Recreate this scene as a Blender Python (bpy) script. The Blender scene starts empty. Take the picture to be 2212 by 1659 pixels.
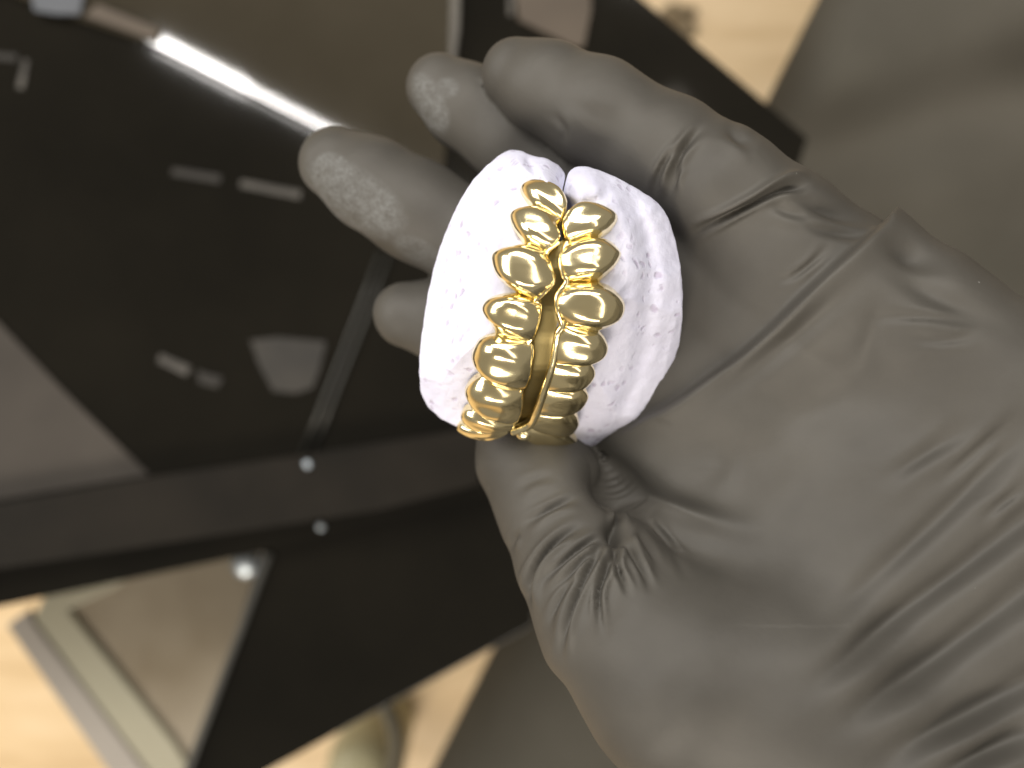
import bpy, bmesh, math, random
import numpy as np
from mathutils import Vector

random.seed(7)
rng = np.random.default_rng(7)
sc = bpy.context.scene

# ------------------------------------------------------------------ camera, world, lights, exposure
# The scene is laid out in millimetres (scaled to metres on build): the hand is held over a black desk,
# the phone looks straight down from 150 mm above the middle of the plaster cast (z = 0).
MM = 0.001
CAM = 150.0
PXMM = 12.5                      # survey scale used while measuring, units per mm on the plane z = 0

def P(px, py, z):
    """survey point measured on the photograph + its own depth z -> place in mm"""
    f = (CAM - z) / (CAM * PXMM)
    return np.array([(px - 1106.0) * f, (829.5 - py) * f, z])

cam = bpy.data.cameras.new('camera')
cam_o = bpy.data.objects.new('camera', cam)
sc.collection.objects.link(cam_o)
cam_o.location = (0, 0, CAM * MM)
cam.sensor_width = 5.0
cam.lens = 5.0 * CAM / (2212 / PXMM)
cam.clip_start = 0.005
cam.clip_end = 50
cam.dof.use_dof = True
cam.dof.focus_distance = 0.149
cam.dof.aperture_fstop = cam.lens / 3.7
sc.camera = cam_o

w = bpy.data.worlds.new('World')
sc.world = w
w.use_nodes = True
w.node_tree.nodes['Background'].inputs[0].default_value = (1.0, 0.92, 0.80, 1)
w.node_tree.nodes['Background'].inputs[1].default_value = 0.27

def area(name, loc, target, sx, sy, power, col, xdir=None):
    l = bpy.data.lights.new(name, 'AREA')
    l.shape = 'RECTANGLE'
    l.size, l.size_y = sx * MM, sy * MM
    l.energy = power
    l.color = col
    o = bpy.data.objects.new(name, l)
    sc.collection.objects.link(o)
    loc = Vector(loc); target = Vector(target)
    xa = (Vector(xdir) if xdir else Vector((1, 0, 0))).normalized()
    zax = loc - target
    zax = (zax - xa * zax.dot(xa)).normalized()
    ya = zax.cross(xa)
    m = __import__('mathutils').Matrix((xa, ya, zax)).transposed().to_4x4()
    m.translation = loc * MM
    o.matrix_world = m
    return o

# tube lamp over the bench, up and to the left: its mirror image is the bright streak in the black glass
A = np.array([-411.0, 394.0]); B = np.array([40.0, 158.0])
for u0, u1, wd, pw in ((0.0, 0.24, 12, 0.50), (0.24, 1.0, 6.5, 0.72)):
    p0, p1 = A + (B - A) * u0, A + (B - A) * u1
    mid = (p0 + p1) / 2
    area('bench_tube_lamp', (mid[0], mid[1], 350), (0, 20, -60), float(np.linalg.norm(p1 - p0)), wd, pw,
         (1.0, 0.965, 0.93), (B[0] - A[0], B[1] - A[1], 0))
# added fill strip high on the right, unseen, streaks the gold caps
area('fill_panel', (800, -200, 1500), (100, 0, -300), 2000, 260, 6, (1.0, 0.90, 0.78), (0.5, -0.86, 0))
# added long strips, unseen, that give the gold its streak highlights
area('highlight_strip', (-150, 1380, 1500), (0, 0, 0), 2400, 460, 32, (1.0, 0.94, 0.85), (0.95, -0.30, 0))
area('highlight_strip', (150, -2000, 1500), (0, 0, 0), 2400, 400, 24, (1.0, 0.93, 0.84), (0.95, -0.30, 0))
# added fill for the floor below the desk, added soft panel on the left
area('fill_panel', (-700, -1750, 1400), (-100, -500, -600), 900, 700, 36, (1.0, 0.88, 0.72))
area('soft_fill', (-2300, 560, 1300), (0, 0, 0), 1600, 1300, 52, (1.0, 0.96, 0.90), (0.28, 0.96, 0))

sc.view_settings.view_transform = 'Standard'
sc.view_settings.look = 'None'
sc.view_settings.exposure = 0.0
sc.view_settings.gamma = 1.0
sc.view_settings.use_curve_mapping = False

# ------------------------------------------------------------------ materials
def new_mat(name):
    m = bpy.data.materials.new(name); m.use_nodes = True
    nt = m.node_tree
    b = nt.nodes['Principled BSDF']
    return m, nt, b

def N(nt, t, **kw):
    n = nt.nodes.new(t)
    for k, v in kw.items():
        if k in n.inputs: n.inputs[k].default_value = v
        else: setattr(n, k, v)
    return n

def ramp(nt, fac, stops):
    r = nt.nodes.new('ShaderNodeValToRGB')
    el = r.color_ramp.elements
    while len(el) < len(stops): el.new(0.5)
    for e, (p, c) in zip(el, stops):
        e.position = p; e.color = (*c, 1) if len(c) == 3 else c
    nt.links.new(fac, r.inputs[0])
    return r

def obj_coord(nt, scale=1.0):
    t = N(nt, 'ShaderNodeTexCoord')
    mp = N(nt, 'ShaderNodeMapping')
    mp.inputs['Scale'].default_value = (scale,) * 3 if not isinstance(scale, tuple) else scale
    nt.links.new(t.outputs['Object'], mp.inputs[0])
    return mp.outputs[0]

def plain(name, c1, c2, rough, scale=40, bump=0.0, metal=0.0, spec=0.5, bscale=None, coat=0.0):
    m, nt, b = new_mat(name)
    co = obj_coord(nt)
    n = N(nt, 'ShaderNodeTexNoise', Scale=scale, Detail=5.0)
    nt.links.new(co, n.inputs['Vector'])
    r = ramp(nt, n.outputs['Fac'], [(0.3, c1), (0.7, c2)])
    nt.links.new(r.outputs[0], b.inputs['Base Color'])
    b.inputs['Roughness'].default_value = rough
    b.inputs['Metallic'].default_value = metal
    b.inputs['Specular IOR Level'].default_value = spec
    b.inputs['Coat Weight'].default_value = coat
    if bump:
        n2 = N(nt, 'ShaderNodeTexNoise', Scale=bscale or scale * 8, Detail=4.0)
        nt.links.new(co, n2.inputs['Vector'])
        bp = N(nt, 'ShaderNodeBump', Strength=bump, Distance=0.0006)
        nt.links.new(n2.outputs['Fac'], bp.inputs['Height'])
        nt.links.new(bp.outputs[0], b.inputs['Normal'])
    return m

def glove_material():
    m, nt, b = new_mat('black nitrile')
    co = obj_coord(nt)
    n = N(nt, 'ShaderNodeTexNoise', Scale=60.0, Detail=4.0)
    nt.links.new(co, n.inputs['Vector'])
    base = ramp(nt, n.outputs['Fac'], [(0.3, (0.049, 0.0460, 0.0405)), (0.72, (0.066, 0.0622, 0.0548))])
    at = N(nt, 'ShaderNodeAttribute', attribute_name='powder')
    pn = N(nt, 'ShaderNodeTexNoise', Scale=1500.0, Detail=6.0, Roughness=0.7)
    nt.links.new(co, pn.inputs['Vector'])
    pn2 = N(nt, 'ShaderNodeTexNoise', Scale=420.0, Detail=8.0, Roughness=0.75)
    nt.links.new(co, pn2.inputs['Vector'])
    mul = N(nt, 'ShaderNodeMath', operation='MULTIPLY')
    nt.links.new(pn.outputs['Fac'], mul.inputs[0]); nt.links.new(pn2.outputs['Fac'], mul.inputs[1])
    pr = ramp(nt, mul.outputs[0], [(0.14, (0, 0, 0)), (0.46, (1, 1, 1))])
    m2 = N(nt, 'ShaderNodeMath', operation='MULTIPLY')
    nt.links.new(pr.outputs[0], m2.inputs[0]); nt.links.new(at.outputs['Fac'], m2.inputs[1])
    mix = N(nt, 'ShaderNodeMix', data_type='RGBA')
    nt.links.new(m2.outputs[0], mix.inputs[0])
    nt.links.new(base.outputs[0], mix.inputs[6])
    mix.inputs[7].default_value = (0.22, 0.23, 0.235, 1)
    # a few specks of plaster dust
    v = N(nt, 'ShaderNodeTexVoronoi', Scale=110.0)
    nt.links.new(co, v.inputs['Vector'])
    sp = ramp(nt, v.outputs['Distance'], [(0.010, (1, 1, 1)), (0.022, (0, 0, 0))])
    mix2 = N(nt, 'ShaderNodeMix', data_type='RGBA')
    nt.links.new(sp.outputs[0], mix2.inputs[0])
    nt.links.new(mix.outputs[2], mix2.inputs[6])
    mix2.inputs[7].default_value = (0.30, 0.30, 0.29, 1)
    nt.links.new(mix2.outputs[2], b.inputs['Base Color'])
    b.inputs['Roughness'].default_value = 0.42
    rr = N(nt, 'ShaderNodeMapRange'); rr.inputs[3].default_value = 0.57; rr.inputs[4].default_value = 0.9
    nt.links.new(m2.outputs[0], rr.inputs[0]); nt.links.new(rr.outputs[0], b.inputs['Roughness'])
    b.inputs['Specular IOR Level'].default_value = 0.32
    fn = N(nt, 'ShaderNodeTexNoise', Scale=900.0, Detail=3.0)
    nt.links.new(co, fn.inputs['Vector'])
    bp = N(nt, 'ShaderNodeBump', Strength=0.10, Distance=0.0003)
    nt.links.new(fn.outputs['Fac'], bp.inputs['Height'])
    nt.links.new(bp.outputs[0], b.inputs['Normal'])
    return m

def plaster_material():
    m, nt, b = new_mat('lavender white plaster')
    co = obj_coord(nt)
    n = N(nt, 'ShaderNodeTexNoise', Scale=140.0, Detail=5.0)
    nt.links.new(co, n.inputs['Vector'])
    base = ramp(nt, n.outputs['Fac'], [(0.25, (0.545, 0.55, 0.69)), (0.6, (0.605, 0.615, 0.755))])
    # violet pits and specks
    dn = N(nt, 'ShaderNodeTexNoise', Scale=300.0, Detail=3.0)
    nt.links.new(co, dn.inputs['Vector'])
    madd = N(nt, 'ShaderNodeMix', data_type='RGBA'); madd.blend_type = 'LINEAR_LIGHT'
    madd.inputs[0].default_value = 0.0015
    nt.links.new(co, madd.inputs[6]); nt.links.new(dn.outputs['Color'], madd.inputs[7])
    v = N(nt, 'ShaderNodeTexVoronoi', Scale=420.0)
    nt.links.new(madd.outputs[2], v.inputs['Vector'])
    big = N(nt, 'ShaderNodeTexNoise', Scale=95.0, Detail=2.0)
    nt.links.new(co, big.inputs['Vector'])
    thr = ramp(nt, big.outputs['Fac'], [(0.42, (0, 0, 0)), (0.62, (1, 1, 1))])
    sp = ramp(nt, v.outputs['Distance'], [(0.14, (1, 1, 1)), (0.32, (0, 0, 0))])
    mu = N(nt, 'ShaderNodeMath', operation='MULTIPLY')
    nt.links.new(sp.outputs[0], mu.inputs[0]); nt.links.new(thr.outputs[0], mu.inputs[1])
    mix = N(nt, 'ShaderNodeMix', data_type='RGBA')
    nt.links.new(mu.outputs[0], mix.inputs[0])
    nt.links.new(base.outputs[0], mix.inputs[6])
    mix.inputs[7].default_value = (0.46, 0.43, 0.57, 1)
    nt.links.new(mix.outputs[2], b.inputs['Base Color'])
    b.inputs['Roughness'].default_value = 0.72
    b.inputs['Specular IOR Level'].default_value = 0.3
    b.inputs['Subsurface Weight'].default_value = 0.08
    b.inputs['Subsurface Radius'].default_value = (0.6, 0.55, 0.6)
    b.inputs['Subsurface Scale'].default_value = 0.001
    bn = N(nt, 'ShaderNodeTexNoise', Scale=520.0, Detail=6.0, Roughness=0.6)
    nt.links.new(co, bn.inputs['Vector'])
    sub = N(nt, 'ShaderNodeMath', operation='SUBTRACT')
    nt.links.new(bn.outputs['Fac'], sub.inputs[0]); nt.links.new(mu.outputs[0], sub.inputs[1])
    bp = N(nt, 'ShaderNodeBump', Strength=0.5, Distance=0.0005)
    nt.links.new(sub.outputs[0], bp.inputs['Height'])
    nt.links.new(bp.outputs[0], b.inputs['Normal'])
    return m

def gold_material():
    m, nt, b = new_mat('polished yellow gold')
    co = obj_coord(nt)
    n = N(nt, 'ShaderNodeTexNoise', Scale=90.0, Detail=3.0)
    nt.links.new(co, n.inputs['Vector'])
    r = ramp(nt, n.outputs['Fac'], [(0.3, (0.94, 0.80, 0.46)), (0.7, (0.97, 0.86, 0.55))])
    nt.links.new(r.outputs[0], b.inputs['Base Color'])
    b.inputs['Metallic'].default_value = 1.0
    rn = N(nt, 'ShaderNodeTexNoise', Scale=400.0, Detail=4.0)
    nt.links.new(co, rn.inputs['Vector'])
    mr = N(nt, 'ShaderNodeMapRange'); mr.inputs[3].default_value = 0.13; mr.inputs[4].default_value = 0.20
    nt.links.new(rn.outputs['Fac'], mr.inputs[0]); nt.links.new(mr.outputs[0], b.inputs['Roughness'])
    bn = N(nt, 'ShaderNodeTexNoise', Scale=230.0, Detail=2.0)
    nt.links.new(co, bn.inputs['Vector'])
    bp = N(nt, 'ShaderNodeBump', Strength=0.09, Distance=0.0005)
    nt.links.new(bn.outputs['Fac'], bp.inputs['Height'])
    nt.links.new(bp.outputs[0], b.inputs['Normal'])
    return m

M_GLOVE = glove_material()
M_PLASTER = plaster_material()
M_GOLD = gold_material()
M_SHADEGOLD = plain('shaded satin gold', (0.15, 0.12, 0.052), (0.18, 0.145, 0.065), 0.40, 90, metal=1.0)  # gold darkened in its colour for the shade of the gap
M_BLACK = plain('black glass', (0.004, 0.0036, 0.0026), (0.008, 0.007, 0.005), 0.06, 12, 0.0, spec=0.25)
M_WALLREFL = plain('brown wall reflection', (0.024, 0.020, 0.013), (0.034, 0.029, 0.020), 0.05, 14, 0.0, spec=0.5)  # carries the wall's reflected brown as its own colour
M_RAIL = plain('dark bronze rail', (0.006, 0.005, 0.0036), (0.011, 0.009, 0.0066), 0.5, 30, 0.1, spec=0.15)
M_STRIP = plain('dull metal strip', (0.05, 0.045, 0.037), (0.075, 0.068, 0.056), 0.5, 30)
M_DIMSTRIP = plain('dim edge strip', (0.016, 0.016, 0.014), (0.028, 0.028, 0.024), 0.4, 30)
M_STEEL = plain('brushed steel', (0.42, 0.48, 0.54), (0.55, 0.6, 0.65), 0.40, 60, metal=1.0)
M_GREYPATCH = plain('grey desk reflection', (0.036, 0.032, 0.028), (0.052, 0.046, 0.040), 0.8, 18, 0.1, spec=0.2)  # patch colours carry reflections in the desk glass
M_BROWNPATCH = plain('brown desk reflection', (0.05, 0.038, 0.027), (0.07, 0.054, 0.039), 0.7, 25, 0.1)
M_PALE = plain('pale glint', (0.015, 0.0135, 0.012), (0.075, 0.07, 0.062), 0.8, 60)  # reflected light given as strip colour
M_DULLGLINT = plain('dull glint', (0.008, 0.007, 0.006), (0.022, 0.0195, 0.016), 0.8, 60)
M_BLUE = plain('dull blue desk reflection', (0.05, 0.057, 0.07), (0.07, 0.077, 0.09), 0.6, 20)
M_BEIGE = plain('beige reflection', (0.008, 0.007, 0.0055), (0.022, 0.019, 0.015), 0.7, 40)  # tone of a round reflection in the glass
M_CLOTH = plain('grey cotton', (0.055, 0.052, 0.043), (0.078, 0.073, 0.062), 0.92, 9, 0.35, bscale=900, spec=0.1)
M_TRAY = plain('smoky tray floor', (0.13, 0.105, 0.07), (0.25, 0.22, 0.17), 0.22, 11, 0.1)
M_TRAYRIM = plain('olive white tray rim', (0.21, 0.20, 0.145), (0.25, 0.235, 0.172), 0.5, 15)
M_TRAYLIP = plain('grey tray lip', (0.20, 0.183, 0.162), (0.235, 0.215, 0.19), 0.5, 15)
M_OLIVE = plain('olive plastic', (0.30, 0.28, 0.17), (0.36, 0.335, 0.215), 0.5, 18, 0.1)
M_HOSE = plain('dark olive rubber', (0.07, 0.062, 0.04), (0.10, 0.09, 0.06), 0.6, 30, 0.1)
M_RAG = plain('brown rag', (0.16, 0.12, 0.07), (0.24, 0.19, 0.12), 0.9, 40, 0.3)

def floor_material():
    m, nt, b = new_mat('tan floor boards')
    co = obj_coord(nt, (5.0, 26.0, 5.0))
    n = N(nt, 'ShaderNodeTexNoise', Scale=1.2, Detail=7.0, Roughness=0.6)
    nt.links.new(co, n.inputs['Vector'])
    r = ramp(nt, n.outputs['Fac'], [(0.25, (0.46, 0.32, 0.165)), (0.5, (0.61, 0.455, 0.265)), (0.75, (0.70, 0.55, 0.36))])
    nt.links.new(r.outputs[0], b.inputs['Base Color'])
    b.inputs['Roughness'].default_value = 0.5
    bp = N(nt, 'ShaderNodeBump', Strength=0.2, Distance=0.001)
    nt.links.new(n.outputs['Fac'], bp.inputs['Height'])
    nt.links.new(bp.outputs[0], b.inputs['Normal'])
    return m
M_FLOOR = floor_material()

# ------------------------------------------------------------------ object helpers
def tag(o, label=None, cat=None, group=None, kind=None):
    if label: o['label'] = label
    if cat: o['category'] = cat
    if group: o['group'] = group
    if kind: o['kind'] = kind
    return o

def empty(name, loc_mm=(0, 0, 0)):
    o = bpy.data.objects.new(name, None)
    o.empty_display_size = 0.01
    o.location = [c * MM for c in loc_mm]
    sc.collection.objects.link(o)
    return o

def mesh_obj(name, verts, faces, mat, parent=None, smooth=True):
    """verts in world mm; the object's origin is its parent's origin, or its own middle"""
    v = np.asarray(verts, dtype=np.float64)
    if parent is not None:
        org = np.array(parent['org_mm'])
    else:
        org = np.array([v[:, 0].mean(), v[:, 1].mean(), v[:, 2].min()])
    me = bpy.data.meshes.new(name)
    me.from_pydata(((v - org) * MM).tolist(), [], [list(map(int, f)) for f in faces])
    me.materials.append(mat)
    if smooth:
        me.polygons.foreach_set('use_smooth', np.ones(len(me.polygons), dtype=bool))
    me.update()
    o = bpy.data.objects.new(name, me)
    sc.collection.objects.link(o)
    if parent is None: o.location = org * MM
    else: o.parent = parent
    return o

def root(name, org):
    o = empty(name, org)
    o['org_mm'] = [float(c) for c in org]
    return o

def fix_normals(o):
    bm = bmesh.new(); bm.from_mesh(o.data)
    bmesh.ops.recalc_face_normals(bm, faces=bm.faces)
    bm.to_mesh(o.data); bm.free()
    return o

def slab(name, pts_px, z, thick, mat, parent=None, bevel=0.6, zs=None):
    """polygon measured on the photo, standing at its own height z, with real thickness and bevelled edge"""
    top = np.array([P(x, y, (zs[i] if zs else z)) for i, (x, y) in enumerate(pts_px)])
    bm = bmesh.new()
    vs = [bm.verts.new(p) for p in top]
    f = bm.faces.new(vs)
    f.normal_update()
    if f.normal.z < 0: f.normal_flip()
    r = bmesh.ops.extrude_face_region(bm, geom=[f])
    newv = [e for e in r['geom'] if isinstance(e, bmesh.types.BMVert)]
    # move the original (bottom) down
    for v in vs: v.co.z -= thick
    bmesh.ops.recalc_face_normals(bm, faces=bm.faces)
    if bevel:
        tops = set(newv)
        ed = [e for e in bm.edges if e.verts[0] in tops and e.verts[1] in tops]
        bmesh.ops.bevel(bm, geom=ed, offset=bevel, segments=2, affect='EDGES', profile=0.6)
    bm.verts.ensure_lookup_table()
    V = np.array([v.co for v in bm.verts]); bm.verts.index_update()
    F = [[v.index for v in fa.verts] for fa in bm.faces]
    bm.free()
    o = mesh_obj(name, V, F, mat, parent, smooth=False)
    return o

def tube(name, pts, rad, mat, parent=None, seg=12, flat=1.0):
    pts = np.asarray(pts, float)
    n = len(pts)
    rad = np.broadcast_to(np.asarray(rad, float), (n,))
    V, F = [], []
    for i in range(n):
        t = pts[min(i + 1, n - 1)] - pts[max(i - 1, 0)]
        t /= np.linalg.norm(t) + 1e-9
        u = np.cross(t, [0, 0, 1.0]); u /= np.linalg.norm(u) + 1e-9
        v = np.cross(u, t)
        for k in range(seg):
            a = 2 * math.pi * k / seg
            V.append(pts[i] + rad[i] * (math.cos(a) * u + flat * math.sin(a) * v))
    for i in range(n - 1):
        for k in range(seg):
            k2 = (k + 1) % seg
            F.append((i * seg + k, i * seg + k2, (i + 1) * seg + k2, (i + 1) * seg + k))
    V.append(pts[0]); V.append(pts[-1])
    for k in range(seg):
        k2 = (k + 1) % seg
        F.append((n * seg, k2, k)); F.append((n * seg + 1, (n - 1) * seg + k, (n - 1) * seg + k2))
    return fix_normals(mesh_obj(name, V, F, mat, parent))

def lathe(name, centre, prof, mat, parent=None, seg=32):
    V, F = [], []
    for (r, z) in prof:
        for k in range(seg):
            a = 2 * math.pi * k / seg
            V.append((centre[0] + r * math.cos(a), centre[1] + r * math.sin(a), centre[2] + z))
    n = len(prof)
    for i in range(n - 1):
        for k in range(seg):
            k2 = (k + 1) % seg
            F.append((i * seg + k, i * seg + k2, (i + 1) * seg + k2, (i + 1) * seg + k))
    F.append(tuple(range(seg)))
    F.append(tuple((n - 1) * seg + k for k in range(seg)))
    return fix_normals(mesh_obj(name, V, F, mat, parent))

def spline(pts, n):
    """Catmull-Rom through pts, resampled evenly to n points"""
    p = np.asarray(pts, float)
    e = np.vstack([2 * p[0] - p[1], p, 2 * p[-1] - p[-2]])
    out = []
    for i in range(1, len(e) - 2):
        for t in np.linspace(0, 1, 24, endpoint=False):
            a, b, c, d = e[i - 1], e[i], e[i + 1], e[i + 2]
            out.append(0.5 * (2 * b + (c - a) * t + (2 * a - 5 * b + 4 * c - d) * t * t + (3 * b - a - 3 * c + d) * t ** 3))
    out.append(p[-1])
    out = np.array(out)
    s = np.r_[0, np.cumsum(np.linalg.norm(np.diff(out, axis=0), axis=1))]
    q = np.linspace(0, s[-1], n)
    return np.stack([np.interp(q, s, out[:, k]) for k in range(p.shape[1])], 1)

# ------------------------------------------------------------------ setting: floor
def build_floor():
    zf = -700.0
    V = [(-4000, -4000, zf), (4000, -4000, zf), (4000, 4000, zf), (-4000, 4000, zf)]
    o = mesh_obj('floor', V, [(0, 1, 2, 3)], M_FLOOR, smooth=False)
    tag(o, kind='structure')
build_floor()

# ------------------------------------------------------------------ desk
ZD = -250.0
desk = root('glass_desk', P(700, 700, -700))
tag(desk, 'black glass topped desk with cut corner behind the gloved hand', 'desk')
slab('desk_top', [(-700, -600), (680, -600), (1390, 0), (1745, 298), (1716, 386), (1150, 1090), (1028, 1020),
                  (820, 1075), (0, 1202), (-700, 1315)], ZD, 10, M_BLACK, desk)
slab('wall_reflection', [(-140, -75), (-140, -600), (1000, -600), (978, 118), (955, 420), (700, 284), (330, 96), (172, 42)],
     ZD + 4, 3.9, M_WALLREFL, desk, 0.3)  # brown tone painted in for the warm wall mirrored here
slab('edge_strip', [(986, -600), (1002, -600), (992, 60), (982, 135), (970, 135)], ZD + 6, 5.9, M_STRIP, desk, 0.3)
slab('rail', [(-700, 1206), (0, 1087), (330, 1030), (645, 985), (1035, 925), (1035, 1046), (820, 1102), (0, 1228), (-700, 1341)],
     ZD + 12, 20, M_RAIL, desk, 0)
slab('rail_skirt', [(-700, 1300), (0, 1190), (820, 1060), (1035, 1010), (1090, 1062), (575, 1190), (0, 1310), (-700, 1452)],
     ZD - 4, 8, M_BLACK, desk, 0)
slab('side_panel', [(580, 1150), (1030, 1000), (1200, 1000), (1150, 1352), (590, 1659), (352, 1790), (416, 1659)],
     ZD - 16, 8, M_BLACK, desk, 0.6)
slab('pane_edge', [(574, 1196), (588, 1196), (414, 1659), (354, 1786), (340, 1786), (398, 1659)], ZD - 12, 14, M_DIMSTRIP, desk, 0.8)
tube('pane_trim', [P(820, 545, ZD + 1.5), P(770, 680, ZD + 1.5), P(712, 830, ZD + 1.5), P(650, 984, ZD + 1.5)], 1.0, M_DIMSTRIP, desk)
tube('pane_trim', [P(845, 545, ZD + 1.5), P(795, 680, ZD + 1.5), P(735, 830, ZD + 1.5), P(675, 984, ZD + 1.5)], 0.9, M_DIMSTRIP, desk)
prof = [(0.01, 1.6), (0.8, 1.5), (1.5, 1.2), (1.9, 0.5), (2.0, 0)]
lathe('screw_cap', P(665, 1003, ZD + 12), prof, M_STEEL, desk, 20)
lathe('screw_cap', P(693, 1137, ZD - 4), prof, M_STEEL, desk, 20)
slab('leg', [(620, 500), (700, 500), (700, 580), (620, 580)], ZD - 11, 438, M_RAIL, desk, 0.5)
slab('leg', [(1000, 1090), (1080, 1090), (1080, 1170), (1000, 1170)], ZD - 25, 424, M_RAIL, desk, 0.5)

# flat patches and strips built in place of reflections in the black glass
o = slab('reflection', [(-600, 80), (0, 700), (135, 842), (322, 1026), (0, 1080), (-600, 1186)], ZD + 1.2, 1.1, M_GREYPATCH, None, 0.2)
tag(o, 'plain grey patch standing in for a reflection at the left edge of the black desk against the rail', 'reflection')
o = slab('reflection', [(1108, -60), (1275, -60), (1278, 20), (1262, 100), (1240, 100), (1120, 42)], ZD + 2.2, 2.1, M_BROWNPATCH, None, 0.3)
tag(o, 'brown patch standing in for a reflection on the desk above the uppermost black fingertip', 'reflection')
o = slab('reflection', [(60, -60), (190, -60), (172, 30), (118, 30), (72, 22)], ZD + 6, 1.8, M_BLUE, None, 0.3)
tag(o, 'small dull blue reflection patch at the top left of the desk', 'reflection')
o = slab('reflection', [(182, 34), (210, 8), (345, 62), (336, 88)], ZD + 6, 1.8, M_BROWNPATCH, None, 0.3)
tag(o, 'narrow brown reflection patch beside the end of the bright streak on the desk', 'reflection')
o = slab('reflection_patch', [(540, 735), (600, 728), (705, 738), (690, 800), (675, 838), (640, 850), (590, 845), (560, 790)],
         ZD + 0.8, 0.7, M_BEIGE, None, 0.1)  # round reflection in the glass built as a thin patch
tag(o, 'rounded beige patch standing in for a reflection on the black desk below the index fingertip', 'mirrored patch')
strips = [([(372, 362), (478, 378), (474, 396), (370, 378)], M_DULLGLINT, 'dim short reflection strip on black desk, upper of the flat pair'),
          ([(520, 388), (650, 412), (648, 430), (518, 404)], M_PALE, 'pale reflection strip on black desk just left of powdery fingertip'),
          ([(346, 764), (412, 792), (402, 812), (340, 782)], M_PALE, 'short bright reflection strip low on the black desk, above the rail'),
          ([(424, 800), (482, 816), (470, 838), (430, 828)], M_DULLGLINT, 'brownish reflection patch at the end of the low bright strip'),
          ([(50, 128), (62, 130), (50, 192), (36, 190)], M_PALE, 'upright pale reflection strip near the top left corner'),
          ([(-60, 108), (38, 118), (36, 132), (-60, 124)], M_DULLGLINT, 'dull reflection strip cut off by the left picture edge'),
          ([(1096, -30), (1114, -30), (1108, 32), (1098, 34)], M_PALE, 'small pale reflection strip beside the brown patch')]
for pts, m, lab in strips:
    o = slab('reflection_strip', pts, ZD + 0.7, 0.6, m, None, 0.1)  # each strip models a pale reflection, its brightness set by colour
    tag(o, lab, 'glint', 'reflection strips on the desk')

# tray on the lower shelf, bottom left
tray = root('tray', P(200, 1500, -345))
tag(tray, 'smoky tray with pale rim at the lower left below the rail', 'tray')
slab('tray_floor', [(150, 1300), (270, 1240), (600, 1150), (600, 1250), (440, 1659), (390, 1760), (376, 1607)], -338, 3, M_TRAY, tray, 0.3)
slab('rim', [(66, 1345), (96, 1285), (270, 1238), (262, 1262), (146, 1318), (376, 1607), (470, 1760), (380, 1760), (306, 1659)],
     -334, 8, M_TRAYRIM, tray, 1.2)
slab('lip', [(14, 1352), (60, 1318), (70, 1344), (308, 1659), (384, 1760), (300, 1760), (228, 1659)], -332, 6, M_TRAYLIP, tray, 1.2)
prof = [(0.01, 4.4), (3.5, 4.1), (6.2, 3.3), (7.6, 1.9), (8.0, 0)]
b_ = lathe('lamp_glint', P(532, 1218, -338) + np.array([0, 0, 0.2]), prof, M_STEEL, None, 28)  # steel dome added in place of a lamp's reflection
tag(b_, 'small steel dome standing in for a lamp reflection at the tray corner', 'dome')
# round tub with a hose at the bottom
c = P(775, 1690, -560)
tub = root('tub', c - np.array([0, 0, 140]))
tag(tub, 'olive plastic tub with dark hose standing on the floor below the desk edge', 'tub')
lathe('body', c - np.array([0, 0, 140]), [(26, 0), (30, 4), (33, 100), (30, 128), (22, 138), (8, 141), (0.01, 141)], M_OLIVE, tub, 40)
tube('hose', spline([P(820, 1505, -520), P(848, 1560, -515), P(856, 1610, -515), P(842, 1680, -520), P(800, 1760, -530)], 40), 6.5, M_HOSE, tub, 14)

# crumpled rag on the floor, top right
def rag():
    c = P(1468, 42, -699)
    V, F = [], []
    nr, ns = 14, 40
    ph = rng.uniform(0, 6.28, 6)
    for i in range(nr + 1):
        r = i / nr
        for k in range(ns):
            a = 2 * math.pi * k / ns
            R = r * (20 + 5 * math.sin(2 * a + ph[0]) + 4 * math.sin(3 * a + ph[1]) + 2.5 * math.sin(5 * a + ph[2]))
            z = 12 * (1 - r ** 2) + 2.5 * math.sin(4 * a + 5 * r + ph[3]) * r * (1 - r) * 4
            V.append((c[0] + R * math.cos(a) * 1.0, c[1] + R * math.sin(a) * 0.75, c[2] + max(z, 0) * 1.0))
    for i in range(nr):
        for k in range(ns):
            k2 = (k + 1) % ns
            F.append((i * ns + k, i * ns + k2, (i + 1) * ns + k2, (i + 1) * ns + k))
    o = mesh_obj('rag', V, F, M_RAG)
    fix_normals(o)
    tag(o, 'small crumpled brown rag on the tan floor at the top', 'rag')
rag()

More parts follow.
